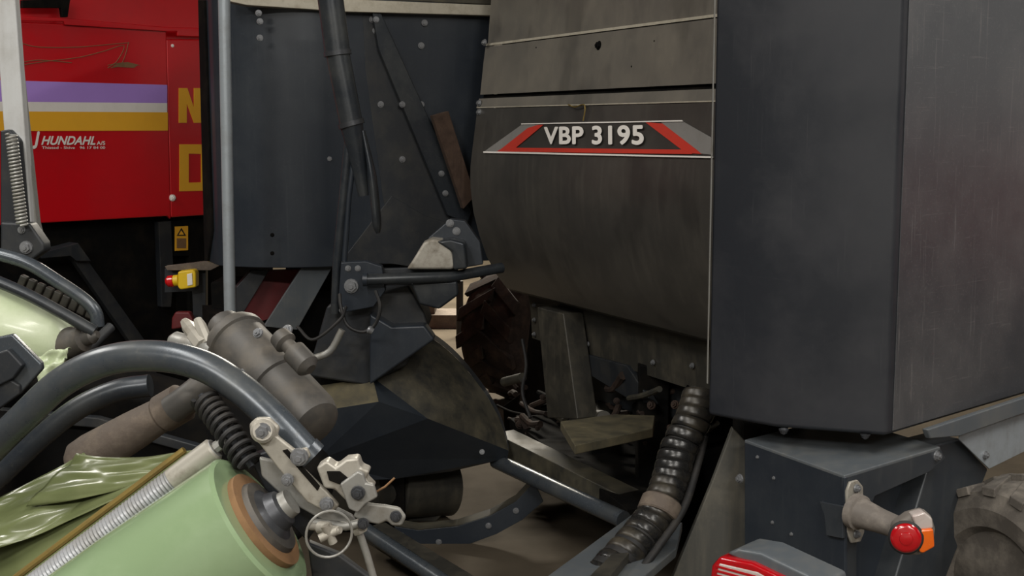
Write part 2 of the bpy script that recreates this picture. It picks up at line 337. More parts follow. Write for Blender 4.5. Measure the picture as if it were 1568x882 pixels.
plate(g,'side_edge_trim',sp,[(303,0),(312,0),(324,352),(317,400),(313,400)],dark,0.012,0.012)
plate(g,'panel_overlap',cp,[(555,22),(575,16),(700,345),(600,400),(560,110)],blk2,0.012,0.008,0.002)
plate(g,'brace_bar',cp,[(570,17),(582,17),(722,325),(712,352),(700,335),(686,330),(580,75)],blkshiny,0.045,0.03,0.003)
bl=[(570,30),(575,47),(650,35),(645,70),(583,160),(616,160),(645,160),(616,244),(504,243)]
bolts(g,'cabinet_bolts',[(cp.at(x,y,0.012),cp.n,0.015) for x,y in bl]+[(cp.at(x,y,0.07),cp.n,0.014) for x,y in [(396,20),(398,33),(398,58)]])
bolts(g,'brace_bolts',[(cp.at(x,y,0.047),cp.n,0.014) for x,y in [(576,30),(616,160),(676,266),(682,296),(700,355)]])
bolts(g,'cabinet_holes',[(cp.at(x,y,0.07),cp.n,0.009) for x,y in [(417,360),(417,388)]],dark)
plate(g,'lower_corner_plate',cp,[(520,404),(600,300),(650,330),(700,345),(690,400),(640,410),(600,404)],blk2,0.02,0.02)
plate(g,'red_backplate',cp,[(360,470),(410,414),(470,412),(440,480),(400,492),(360,492)],redd,-0.3,0.03)
plate(g,'grey_gusset',cp,[(404,500),(462,410),(510,407),(455,505)],greyplate,-0.04,0.02)
plate(g,'rear_dark_fill',cp,[(440,395),(640,395),(640,470),(600,560),(430,560)],dark,-0.5,0.03)  # dark sheet added to blacken the opening beside the gusset
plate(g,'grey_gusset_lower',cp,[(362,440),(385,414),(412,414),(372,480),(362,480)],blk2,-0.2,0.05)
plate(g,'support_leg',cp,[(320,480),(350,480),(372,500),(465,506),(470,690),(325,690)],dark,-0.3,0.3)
pfoot=cp.at(400,700,-0.5); box(g,'foot',(pfoot.x-0.2,pfoot.y-0.1,0),(pfoot.x+0.2,pfoot.y+0.15,1.0),dark)
g=grp('galvanized_pole')
pa=U(342,-60,5.2); pb=U(353,520,5.2)
sweep(g,'pole_tube',[pa,pb],0.024,galv,20)
cyl(g,'pole_foot',pb,Vector((pb.x,pb.y,0)),0.03,blk2)
# ================================================================ central swing mechanism
g=grp('hydraulic_arm')
D=4.95
sweep(g,'outer_tube',[U(501,-40,D),U(517,82,D)],0.049,blkshiny,28)
sweep(g,'collar',[U(516.5,78,D),U(517.5,85,D)],0.053,bolt_b,28)
sweep(g,'inner_tube',[U(517,82,D),U(538,190,D)],[0.046,0.045],blkshiny,28)
sweep(g,'collar_lower',[U(537,186,D),U(539,193,D)],0.051,bolt_b,28)
sweep(g,'tapered_end',[U(538,190,D),U(546,235,D),U(557,300,D)],[0.045,0.034,0.02],blkshiny,24)
sweep(g,'flat_paddle',[U(556,200,D),U(570,270,D),U(577,340,D),U(579,357,D)],[0.016,0.034,0.036,0.016],blkshiny,20,4,1,0.5)
sweep(g,'link_rod',[U(536,195,D),U(526,300,D),U(516,400,D),U(513,480,D)],0.0175,blkshiny,14)
sweep(g,'link_rod',[U(547,200,D),U(534,300,D),U(527,400,D)],0.012,blk,14)
yp=yplane(4.9)
plate(g,'pivot_plate',yp,[(522,402),(560,400),(585,408),(590,445),(572,470),(530,478),(518,460)],blk,0.0,0.05,0.004)
plate(g,'pivot_flange',yp,[(560,412),(700,408),(705,434),(565,438)],blk2,-0.05,0.03,0.004)
bolts(g,'pivot_bolts',[(yp.at(538,438,0),yp.n,0.028),(yp.at(533,411,0),yp.n,0.012),(yp.at(548,411,0),yp.n,0.012),(yp.at(524,475,0),yp.n,0.012)])
sweep(g,'cross_tube',[U(560,428,D-0.1),U(690,424,D-0.05),U(768,410,D+0.1)],0.021,blkshiny,20)
sweep(g,'cross_tube_end',[U(556,428,D-0.1),U(563,428,D-0.1)],0.026,blk,20)
plate(g,'cowl',yp,[(628,433),(700,430),(702,452),(672,474),(642,466)],blkshiny,0.0,0.12,0.01)
plate(g,'swivel_bracket',yp,[(655,365),(690,335),(712,338),(735,370),(740,405),(700,412)],blk,-0.08,0.06,0.005)
bolts(g,'bracket_bolts',[(yp.at(x,y,-0.08),yp.n,0.016) for x,y in [(689,342),(699,354),(705,373)]])
pr=[(622,413),(632,398),(648,372),(660,366),(680,368),(692,382),(698,405),(694,413)]
plate(g,'cast_cap',yp,pr,steelw,0.02,0.11,0.014)
plate(g,'cap_collar',yp,[(668,370),(690,366),(712,372),(716,412),(694,414),(692,386)],blkshiny,0.03,0.12,0.01)
plate(g,'centre_column',yp,[(500,470),(520,455),(590,446),(625,436),(650,480),(656,500),(622,560),(560,590),(462,575),(480,540)],blk2,-0.1,0.25,0.01)
plate(g,'column_side',yp,[(566,480),(600,500),(650,498),(666,520),(566,590)],blk,-0.02,0.1,0.01)
plate(g,'column_lower',yp,[(470,560),(600,550),(690,610),(720,700),(470,720)],dark,-0.42,0.4,0.01)
sweep(g,'cable',[U(575,445,4.8),U(582,470,4.78),U(574,497,4.78),U(555,508,4.78),U(532,498,4.78),U(522,470,4.8),U(520,450,4.82)],0.007,rub,8,8)
sweep(g,'cable',[U(455,500,4.8),U(480,520,4.75),U(520,490,4.75),U(530,470,4.8)],0.006,rub,8,8)
sweep(g,'pale_lever',[U(524,505,4.75),U(505,538,4.75),U(476,550,4.75)],0.014,galv2,10,4)
lathe(g,'cable_plug',U(563,503,4.75),U(571,508,4.75),[(0,0.01),(0.3,0.016),(1,0.012)],bolt_m)
cf=U(600,700,5.3)
box(g,'pedestal',(cf.x-0.25,5.35,0),(cf.x+0.05,5.7,0.6),dark)
g=grp('wooden_plank')
prism(g,'plank',[cp.at(x,y,0.12) for x,y in [(662,177),(687,170),(728,300),(710,320)]],-cp.n*0.045,wood,0.003)
# ================================================================ shield
g=grp('pickup_side_shield')
V=lambda x,y,d:U(x,y,d)
def face(name,pts,mat,th=0.008):
    c=(pts[1]-pts[0]).cross(pts[2]-pts[0]).normalized()
    if c.dot(CAM-pts[0])<0: c=-c
    return prism(g,name,pts,-c*th,mat,0.002)
A1,B1,C1=V(566,508,5.2),V(571,578,5.02),V(655,641,4.98)
D1=V(779,690,5.27)
# curved upper skin lofted between the lower crease and the rounded rear rim
low=cat([A1,B1,C1,V(716,663,5.12),D1],6)[0:25]
upc=cat([V(600,502,5.3),V(640,506,5.34),V(690,540,5.36),V(735,592,5.36),V(765,642,5.34),D1],5)
m_=24; vs=[];fs=[]
def samp(c,t):
    s=t*(len(c)-1); k=min(int(s),len(c)-2); return c[k].lerp(c[k+1],s-k)
for i in range(m_+1):
    a_=samp([A1,B1,C1,D1],i/m_); b_=samp(upc,i/m_)
    for j in range(9):
        t=j/8; p=a_.lerp(b_,t); p=p+Vector((0,-0.05,0.02))*math.sin(math.pi*t)*math.sin(math.pi*min(1,i/m_*1.02)); vs.append(p)
for i in range(m_):
    for j in range(8): o_=i*9+j; fs.append([o_,o_+1,o_+10,o_+9])
add(g,'upper_curved_skin',vs,fs,olive,True)
face('left_facet',[V(476,592,5.05),B1,V(580,615,4.9),V(493,629,4.9)],oliveb)
add(g,'front_facet',[V(493,629,4.9),V(580,615,4.9),B1,C1,D1,V(777,702,5.3),V(690,722,5.25),V(600,734,5.15),V(520,736,5.0),V(484,705,4.95)],[[1,2,3],[0,1,9],[1,3,4,5,6,7,8,9]],blk)
add(g,'back_rim',upc+[p+Vector((0,0.12,0)) for p in upc],[[i,i+1,len(upc)+i+1,len(upc)+i] for i in range(len(upc)-1)],blk,True)
bolts(g,'shield_bolts',[(V(x,y,d),Vector((0.2,-1,0.2)),0.011) for x,y,d in [(738,692,5.12),(623,533,5.12),(600,531,5.1)]])
lathe(g,'roller_below',V(470,752,5.25),V(692,745,5.6),[(0,0.1),(0.02,0.13),(0.4,0.13),(0.42,0.1),(0.58,0.1),(0.6,0.13),(0.98,0.13),(1,0.1)],skirtm)
plate(g,'skid_shoe',yplane(5.5),[(600,735),(690,722),(700,745),(690,775),(668,800),(600,800)],skirtm,0,0.08,0.01)
box(g,'support_stand',(V(520,740,5.4).x,5.35,0),(V(600,740,5.4).x,5.5,0.6),dark)
# ================================================================ ROUND BALER hood
g=grp('round_baler')
d=Vector((-0.5,1,0)).normalized(); L0=U(722,230,5.75); secp=Pl(L0,d); hn=Vector((-d.y,d.x,0)); 
if hn.dot(CAM-L0)<0: hn=-hn
LEN=1.93
def hood(name,pix,mat,th=0.006,off=0,ext=0):
    Lp=[secp.at(x,y) + hn*off for x,y in pix]; n=len(Lp)
    ins=[p-hn*th for p in Lp]
    vs=Lp+[p-d*LEN for p in Lp]+ins+[p-d*LEN for p in ins]; fs=[]
    for i in range(n-1):
        fs+=[[i,i+1,n+i+1,n+i],[2*n+i,3*n+i,3*n+i+1,2*n+i+1],[i,2*n+i,2*n+i+1,i+1],[n+i,n+i+1,3*n+i+1,3*n+i]]
    fs+=[[0,n,3*n,2*n],[n-1,2*n-1,4*n-1,3*n-1]]
    o=add(g,name,vs,fs,mat,True); e=o.modifiers.new('e','EDGE_SPLIT'); e.split_angle=math.radians(25); return o
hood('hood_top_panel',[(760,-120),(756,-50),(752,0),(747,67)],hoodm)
hood('hood_top_lip',[(746,67),(745,70.5)],lipm,0.02,0.004)
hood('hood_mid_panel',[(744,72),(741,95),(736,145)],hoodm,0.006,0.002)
hood('hood_mid_shadow_gap',[(737,145),(736,151)],dark,0.01,-0.012)
hood('hood_decal_strip',[(735,151),(731,164)],hoodm,0.012,0.004)
hood('hood_lip',[(731,164),(731,165.5)],lipm,0.01,0.004)
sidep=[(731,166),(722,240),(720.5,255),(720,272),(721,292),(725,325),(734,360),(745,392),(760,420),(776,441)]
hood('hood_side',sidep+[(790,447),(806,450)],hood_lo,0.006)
hood('hood_skirt',[(806,452),(810,480),(812,518)],skirtm,0.01,-0.01)
hood('hood_skirt_lip',[(812,518),(830,521)],skirtm,0.01,-0.01)
inn=[(770,-120),(765,66),(756,150),(745,250),(752,340),(780,420),(830,450),(1100,450),(1100,-120)]
Lp=[secp.at(x,y)-d*0.03 for x,y in inn]; prism(g,'bale_chamber_body',Lp,-d*(LEN-0.3),dark,0)
hp=Pl(secp.at(731,166),(secp.at(731,166)-secp.at(722,240)).cross(d))
plate(g,'decal_base',hp,[(742,233),(800,190),(1044,185),(1090,210),(1091,240)],dblack,0.002,0.0015,0)
plate(g,'decal_grey_left',hp,[(740,233),(800,190),(826,189),(771,231)],dgrey,0.004,0.002,0)
plate(g,'decal_grey_right',hp,[(1044,185),(1090,211),(1091,237),(1062,234),(1012,187)],dgrey,0.004,0.002,0)
plate(g,'decal_red_left',hp,[(766,229),(808,196),(824,191),(832,191),(790,226),(792,229)],dred,0.006,0.002,0)
plate(g,'decal_red_right',hp,[(988,187),(1014,189),(1066,229),(1074,236),(1050,234),(1046,231)],dred,0.006,0.002,0)
plate(g,'decal_red_base',hp,[(772,226),(1050,229),(1060,236),(760,232)],dred,0.007,0.002,0)
plate(g,'decal_white_base',hp,[(740,231.5),(1091,239.5),(1091,242),(740,234)],white,0.008,0.002,0)
plate(g,'decal_white_top',hp,[(798,189),(1044,184),(1046,186),(798,190.5)],white,0.008,0.002,0)
text(g,'model_lettering','VBP 3195',hp,(833,221),(986,222),(833,194),white,0.011,0.03,0,1.06)
def hplane(a,b): return Pl(secp.at(*a),(secp.at(*a)-secp.at(*b)).cross(d))
hm=hplane((744,72),(736,145))
bolts(g,'panel_hole',[(hm.at(918,70,0.0),hm.n,0.018)],dark)
bolts(g,'panel_small_marks',[(hm.at(x,y,0.0),hm.n,0.005) for x,y in [(1003,63),(822,73),(968,102)]],dark)
bolts(g,'edge_bolts',[(secp.at(741,66)+hn*0.01-d*0.03,hn,0.015),(secp.at(733,158)+hn*0.01-d*0.03,hn,0.015),(secp.at(733,172)+hn*0.01-d*0.03,hn,0.015)])
sk=hplane((808,455),(812,518))
bolts(g,'skirt_bolts',[(sk.at(x,y,-0.005),sk.n,0.011) for x,y in [(818,467),(818,490),(818,512),(900,527),(1000,555),(1060,560)]])
sweep(g,'latch_wire',[hp.at(x,y,0.016) for x,y in [(870,160),(880,164),(893,160),(896,167),(893,185)]],0.0025,brass,6,4)
# underbody
bp=vplane(U(900,600,5.15),U(900,600,5.15)+d)
plate(g,'under_post',bp,[(822,470),(862,480),(884,642),(838,640)],skirtm,-0.02,0.1,0.006)
plate(g,'dark_chassis_backing',bp,[(816,450),(1130,520),(1130,860),(985,820),(775,700),(770,622),(800,600)],dark,-0.55,0.03,0.004)  # dark backing plate, extended to cover the lit floor behind
plate(g,'inner_panel',bp,[(872,540),(1075,590),(1075,640),(990,640),(880,600)],blk2,-0.25,0.05,0.004)
plate(g,'inner_bracket',bp,[(870,535),(960,560),(1000,620),(960,610),(880,560)],blk2,-0.12,0.03,0.004)
def slab(name,pix,z,th,mat): return prism(g,name,[UZ(x,y,z) for x,y in pix],Vector((0,0,-th)),mat,0.004)
slab('deck_plate',[(858,645),(940,634),(1003,636),(1000,656),(880,682)],0.62,0.035,oliveb)
slab('lower_dark_fill',[(780,640),(860,630),(1080,680),(1050,770),(960,780)],0.33,0.05,dark)  # dark slab added to keep the underside dark over the lit floor
def rod(name,pix,r,mat,y,sm=0): sweep(g,name,[U(p[0],p[1],p[2] if len(p)>2 else y) for p in pix],r,mat,14,sm)
beam(g,'drawbar_beam',U(770,680,5.5),U(1010,800,4.7),0.11,0.12,olive)
rod('drawbar_tube',[(760,706,5.35),(955,796,4.6)],0.033,tubem,5)
beam(g,'lower_beam',U(575,815,5.0),U(720,905,4.55),0.09,0.07,skirtm)
rod('lower_pipe',[(560,812,4.9),(700,905,4.5)],0.03,tubem,5)
for i in range(60):
    x=random.uniform(775,1060); y=random.uniform(575,665)+ (x-780)*0.12; o1=random.uniform(-0.45,-0.08)
    a1=bp.at(x,y,o1); b1=bp.at(x+random.uniform(-50,50),y+random.uniform(-25,25),o1+random.uniform(-.08,.08))
    sweep(g,'linkage_rod',[a1,a1.lerp(b1,0.5)+Vector((0,0,random.uniform(-.03,.03))),b1],random.uniform(0.006,0.019),random.choice([dark,tyrem,tyrem,skirtm,tyrem,olive]),8,3)
bolts(g,'linkage_nuts',[(bp.at(random.uniform(775,1050),random.uniform(600,700),-0.1),Vector((random.uniform(-.8,.0),-1,.4)),random.uniform(.008,.02)) for _ in range(26)],tyrem)
lathe(g,'gear_hub',bp.at(905,645,-0.4),bp.at(925,640,-0.1),[(0,.04),(.2,.075),(.6,.075),(.7,.04),(1,.03)],skirtm)
rod('brake_line',[(800,520,5.9),(806,560,5.8),(800,600,5.7),(812,640,5.6)],0.008,rub,6,5)
rod('axle_stub',[(772,585,5.9),(800,578,5.75)],0.022,skirtm,6)
c=U(1000,700,5.0); box(g,'chassis_leg',(c.x-0.06,c.y,0),(c.x+0.06,c.y+0.12,0.8),dark)
slab('walk_plate',[(835,884),(972,784),(1045,800),(1035,840),(960,905),(800,905)],0.42,0.03,greyplate)
slab('walk_plate_front_rail',[(900,884),(985,800),(1000,802),(915,905)],0.45,0.03,skirtm)
fp=yplane(5.2)
plate(g,'curved_flange',fp,[(604,806),(640,812),(700,806),(750,790),(790,768),(818,738),(832,768),(800,796),(760,818),(700,840),(650,846),(606,838)],blk,0,0.012,0.002)
up2=[fp.at(x,y,0) for x,y in [(604,806),(640,812),(700,806),(750,790),(790,768),(818,738)]]
add(g,'flange_top',up2+[p+Vector((0,0.1,0.0)) for p in up2],[[i,i+1,7+i,6+i] for i in range(5)],olive)
bolts(g,'flange_bolts',[(fp.at(x,y,0),fp.n,0.013) for x,y in [(622,828),(672,830),(748,805),(790,782),(615,820)]])
rod('flange_stay',[(818,742,5.25),(850,700,5.5)],0.02,blk2,5)
g=grp('tractor_wheel')
tc=U(806,540,8.0); tc.z=0.45
tyre(g,tc,Vector((0.76,-0.65,0)),0.42,0.44,tyrem,redd,15,0.03,0.24)
g=grp('warehouse_post')
c=U(704,515,10.5); top_=U(704,430,10.5); sweep(g,'post',[c,top_],0.03,rub,10); cyl(g,'post_leg',Vector((c.x,c.y,0)),c,0.03,rub)
g=grp('background_cart')
c=U(684,505,11); box(g,'cart_base',(c.x-0.2,10.9,0),(c.x+0.2,11.3,0.12),brownt); box(g,'cart_rail',(c.x-0.16,10.95,0.1),(c.x-0.1,11.25,0.5),brownt)
# ================================================================ RIGHT BLACK CABINET
g=grp('wrapper_rear_cabinet')
C=U(1358,668,3.6); z0=C.z; P1=UZ(1083,636,z0); P2=UZ(1187,655,z0); P4=UZ(1568,605,z0); P4=C+(P4-C)*1.6
bk=Vector((-0.35,0.7,0)); top=Vector((0,0,2.45-z0))
prism(g,'cabinet_shell',[P1,P2,C,P4,P4+bk*0.9,P1+Vector((0.3,0.35,0))],top,blk_r,0.014)
fa=vplane(P2,C); fb=vplane(C,P4); fc=vplane(P1,P2)
nb=fb.n
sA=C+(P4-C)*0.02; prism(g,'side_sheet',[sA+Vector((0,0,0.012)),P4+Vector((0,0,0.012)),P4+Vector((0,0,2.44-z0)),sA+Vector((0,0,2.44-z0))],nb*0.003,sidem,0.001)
prism(g,'front_edge_strip',[P1+Vector((-0.003,0,0.1)),P1+Vector((0.0,-0.003,0.1)),P1+Vector((0.0,-0.003,1.6)),P1+Vector((-0.003,0,1.6))],Vector((0,0.01,0)),galv2,0)
bolts(g,'underside_bolts',[(UZ(x,y,z0),Vector((0,0,-1)),0.014) for x,y in [(1200,658),(1325,665)]],bolt_b)
K=U(1293,728,3.42); z1=K.z; TL=UZ(1140,673,z1); TR=UZ(1440,684,z1); q4=TL+TR-K
prism(g,'frame_top_plate',[K,TR,q4,TL],Vector((0,0,-0.012)),greyplate,0.003)  # lighter grey puts the top plate's sheen into its colour
kp=vplane(TL,K); kr=vplane(K,TR)
plate(g,'frame_front_plate',kp,[(1140,676),(1293,731),(1293,960),(1140,860)],blk,0,0.012,0.003)
plate(g,'frame_side_plate',kr,[(1293,731),(1440,686),(1448,702),(1425,722),(1340,760),(1312,832),(1312,960),(1293,960)],slate,0,0.012,0.003)
plate(g,'frame_inner_web',kr,[(1300,735),(1440,690),(1440,760),(1370,960),(1300,960)],blk,-0.12,0.02,0.003)
plate(g,'diagonal_member',kr,[(1432,682),(1470,672),(1514,718),(1420,960),(1350,960)],slate,-0.05,0.12,0.008)
plate(g,'galvanised_bracket',kr,[(1470,660),(1530,640),(1680,596),(1680,655),(1568,692),(1515,718),(1470,674)],galv,-0.02,0.006,0.002)
plate(g,'galvanised_rail',kr,[(1420,658),(1680,572),(1680,598),(1560,636),(1470,668),(1425,672)],greyplate,0.01,0.02,0.004)
bolts(g,'frame_bolts',[(kr.at(1434,698,0),kr.n,0.016),(kr.at(1508,697,-0.02),kr.n,0.014),(kp.at(1133,733,0.0),kp.n,0.014)]+[(kp.at(x,y,0),kp.n,0.006) for x,y in [(1185,732),(1183,800),(1185,845),(1212,818),(1160,700)]])
plate(g,'latch_plate',kp,[(1255,768),(1290,775),(1290,825),(1265,820),(1262,790)],slate,0.01,0.01,0.002)
plate(g,'slant_side',yplane(3.95),[(1122,655),(1142,676),(1142,900),(1000,960),(1040,860),(1090,740)],slantm,0,0.03,0.004)
box(g,'chassis_leg',(K.x+0.1,K.y+0.4,0),(K.x+0.25,K.y+0.6,z1-0.02),dark)
box(g,'chassis_leg',(TL.x+0.05,TL.y+0.3,0),(TL.x+0.2,TL.y+0.5,z1-0.02),dark)
g=grp('implement_wheel')
tc=U(1578,900,3.85); tc.z=0.34
tyre(g,tc,Vector((0.75,0.4,0)),0.31,0.36,tyreg,blk2,18,0.022,0.24)
# taillight
g=grp('tail_lamp')
plate(g,'mount_plate',kr,[(1303,738),(1314,735),(1322,745),(1324,815),(1318,830),(1305,832),(1298,815),(1298,752)],steelw,0.012,0.01,0.003)
bolts(g,'mount_screws',[(kr.at(1312,748,0.015),kr.n,0.012),(kr.at(1312,818,0.015),kr.n,0.012)])
h0=U(1308,782,3.42); h1=U(1385,812,3.28)
lathe(g,'rubber_arm',h0,h1,[(0,0.05),(0.12,0.049),(0.14,0.042),(0.5,0.034),(0.8,0.031),(1,0.034)],armt,24)
e1=U(1387,823,3.22)
pl=yplane(3.22)
hd=[(1392,790),(1415,783),(1428,790),(1434,812),(1430,840),(1412,852),(1386,852),(1370,838),(1370,806)]
plate(g,'lamp_housing',pl,hd,armt,-0.005,0.05,0.012)
plate(g,'top_clear_lens',pl,[(1396,790),(1416,784),(1428,794),(1430,810),(1405,812)],clens,0.004,0.04,0.006)
plate(g,'amber_side_lens',pl,[(1408,812),(1430,810),(1432,838),(1414,848),(1408,846)],ora,0.012,0.05,0.006)
ln=Vector((-0.25,-1,0.05)).normalized()
lathe(g,'red_round_lens',e1+ln*-0.01,e1+ln*0.014,[(0,0.04),(0.6,0.04),(0.85,0.036),(1,0.03)],rlens,32)
lathe(g,'lens_ring',e1-ln*0.015,e1+ln*0.006,[(0,0.042),(0.8,0.045),(1,0.04)],rub,32)
lathe(g,'lens_centre',e1+ln*0.012,e1+ln*0.019,[(0,0.018),(0.7,0.016),(1,0.008)],rlens,24)
g=grp('rear_light_cluster')
cl=vplane(U(1085,880,3.3),U(1240,900,3.1))
plate(g,'lens_body',cl,[(1084,900),(1088,866),(1100,852),(1150,862),(1250,910),(1250,960),(1084,960)],rlens,0.0,0.1,0.012)
plate(g,'clear_band',cl,[(1096,880),(1100,862),(1160,876),(1200,900),(1195,915),(1096,905)],clens,0.003,0.02,0.006)
for k in range(5): plate(g,'lens_rib',cl,[(1096,865+k*7),(1200,893+k*7),(1200,897+k*7),(1096,869+k*7)],rlens,0.0045,0.02,0.001)
plate(g,'housing',cl,[(1110,848),(1130,840),(1165,846),(1262,892),(1275,960),(1230,960),(1235,905)],greyplate,-0.02,0.12,0.01)
# spiral hose
g=grp('spiral_wrapped_hose')
hp_=[U(1074,600,4.12),U(1062,640,4.08),U(1038,690,4.04),U(1026,735,4.0),U(1010,778,3.94),U(980,820,3.88),U(935,870,3.8),U(875,930,3.72)]
sweep(g,'hose_core',hp_,[0.046,0.048,0.05,0.052,0.054,0.056,0.058,0.058],rub,22,8)
spiralband(g,'spiral_guard',hp_,0.0545,21,hosem)
sweep(g,'hose_thin',[U(1082,600,4.15),U(1080,660,4.1),U(1066,720,4.02),U(1046,780,3.92),U(1006,840,3.82),U(958,905,3.7)],0.013,rub,10,8)
lathe(g,'clamp_ring',U(1015,768,3.95),U(1006,790,3.92),[(0,0.064),(0.1,0.068),(0.9,0.068),(1,0.064)],brownt,28)
# ================================================================ FOREGROUND wrapping arm
g=grp('film_wrapping_arm')
sweep(g,'bent_tube',[U(x,y,dd) for x,y,dd in [(-80,760,2.3),(-20,695,2.25),(35,640,2.2),(95,585,2.17),(165,552,2.15),(240,545,2.13),(310,560,2.11),(368,595,2.09),(418,640,2.07),(472,697,2.05)]],0.0265,tubem,24,8)
sweep(g,'second_tube',[U(x,y,2.45) for x,y in [(-80,800),(0,728),(60,672),(120,625),(180,598),(230,590)]],0.022,blkshiny,20,8)
sweep(g,'tube_end_cap',[U(466,690,2.05),U(477,701,2.05)],0.0285,tubem,20)
lathe(g,'motor_body',U(352,512,2.34),U(488,655,2.16),[(0,0.03),(0.02,0.054),(0.06,0.06),(0.10,0.06),(0.11,0.055),(0.52,0.055),(0.53,0.059),(0.57,0.059),(0.58,0.054),(0.9,0.053),(0.97,0.046),(1,0.03)],gearm,36)
lathe(g,'motor_flange',U(340,498,2.36),U(356,515,2.33),[(0,0.03),(0.2,0.036),(1,0.036)],gearm,24)
lathe(g,'side_knob',U(425,512,2.15),U(476,566,2.1),[(0,0.008),(0.05,0.018),(0.25,0.02),(0.3,0.013),(0.45,0.013),(0.5,0.021),(0.9,0.021),(1,0.01)],gearm,20)
lathe(g,'hose_elbow',U(262,520,2.35),U(330,540,2.3),[(0,0.01),(0.1,0.018),(0.4,0.018),(0.5,0.024),(1,0.024)],galv2,18)
lathe(g,'fitting',U(282,492,2.35),U(312,530,2.3),[(0,0.008),(0.2,0.013),(0.5,0.013),(0.6,0.018),(1,0.018)],steelw,8)
lathe(g,'fitting',U(302,488,2.32),U(318,525,2.3),[(0,0.007),(0.3,0.011),(1,0.011)],steelw,8)
bolts(g,'motor_bolts',[(U(x,y,2.22),Vector((-0.4,-1,0.5)),0.009) for x,y in [(372,572),(395,510),(440,505)]])
lathe(g,'rubber_sleeve',U(115,712,2.35),U(298,605,2.3),[(0,0.03),(0.05,0.04),(0.15,0.042),(0.5,0.037),(0.72,0.032),(0.74,0.036),(0.9,0.036),(0.92,0.028),(1,0.028)],brownt,28)
sweep(g,'sleeve_neck',[U(262,628,2.25),U(300,600,2.25),U(345,560,2.3)],0.026,gearm,18,5)
helix(g,'tension_spring',[U(312,610,2.1),U(345,655,2.06),U(382,712,2.02)],0.02,0.0045,11,rub,8,16,6)
sweep(g,'spring_rod',[U(308,605,2.1),U(386,716,2.02)],0.006,bolt_b,8)
f2=yplane(1.98)
plate(g,'linkage_plate',f2,[(381,650),(392,640),(412,640),(428,655),(424,668),(452,690),(470,686),(476,700),(458,712),(500,752),(520,775),(505,788),(470,770),(425,718),(398,682),(383,668)],steelw,0.01,0.012,0.004)
plate(g,'linkage_plate',f2,[(396,700),(420,706),(480,760),(540,790),(552,812),(520,812),(440,768),(400,730)],galv2,-0.02,0.012,0.004)
plate(g,'linkage_slot',f2,[(432,690),(440,688),(490,745),(486,752)],dark,0.012,0.004,0.001)
lathe(g,'eye_boss',f2.at(402,660,0.0),f2.at(402,660,0.025),[(0,0.019),(0.8,0.019),(1,0.015)],steelw,24)
bolts(g,'linkage_bolts',[(f2.at(x,y,0.02),f2.n,r) for x,y,r in [(402,660,0.014),(458,700,0.014),(440,735,0.01),(500,772,0.011)]])
plate(g,'ratchet_block',f2,[(484,716),(500,706),(514,716),(530,704),(548,702),(552,716),(566,722),(560,734),(574,748),(560,756),(562,772),(530,768),(512,750),(496,748)],steelw,0.02,0.035,0.004)
plate(g,'ratchet_lever',f2,[(520,742),(548,722),(556,726),(560,740),(572,742),(578,762),(560,772),(548,786),(534,780)],galv2,0.035,0.012,0.003)
plate(g,'ratchet_gap',f2,[(500,722),(520,722),(536,735),(520,742),(504,736)],dark,0.024,0.004,0.001)
plate(g,'hook_plate',f2,[(552,770),(590,774),(612,778),(622,792),(615,806),(600,806),(592,798),(580,804),(560,800),(540,792)],galv2,0.01,0.01,0.004)
bolts(g,'hook_pin',[(f2.at(606,791,0.012),f2.n,0.009),(f2.at(548,755,0.04),f2.n,0.011),(f2.at(556,802,0.02),f2.n,0.009)],bolt_b)
cring=f2.at(504,818,0.05); ring=[]
for k in range(33):
    gq=2*math.pi*k/32; ring.append(cring+Vector((math.cos(gq)*0.034,math.cos(gq)*0.012,math.sin(gq)*0.037)))
sweep(g,'ring_handle',ring,0.0022,galv2,8)
lathe(g,'knob_stem',f2.at(476,806,0.0),f2.at(520,812,0.05),[(0,0.006),(0.3,0.006),(0.35,0.011),(0.6,0.011),(0.65,0.006),(1,0.006)],steelw,12)
for k in range(4):
    gq=math.pi*k/2+0.4; sweep(g,'knob_lobe',[cring,cring+Vector((math.cos(gq)*0.016,0.004*math.cos(gq),math.sin(gq)*0.016))],0.007,steelw,10)
sweep(g,'threaded_rod',[f2.at(478,800,-0.01),f2.at(530,806,0.01),f2.at(560,800,0.01)],0.007,galv2,10)
sweep(g,'hanging_rod',[f2.at(548,808,0.0),f2.at(562,850,0.0),f2.at(578,905,0.0)],0.006,galv2,10)
lathe(g,'rod_nut',f2.at(545,798,0),f2.at(553,815,0),[(0,0.012),(1,0.012)],steelw,6)
sweep(g,'wire_tail',[f2.at(560,762,0.0),f2.at(590,745,0),f2.at(604,732,0)],0.0018,core,6)
plate(g,'lower_bracket',f2,[(470,830),(520,850),(560,880),(600,905),(480,905)],blk2,-0.06,0.02,0.004)
plate(g,'mount_arm',f2,[(380,700),(410,690),(470,760),(490,800),(470,830),(420,780)],blk2,-0.06,0.03,0.004)
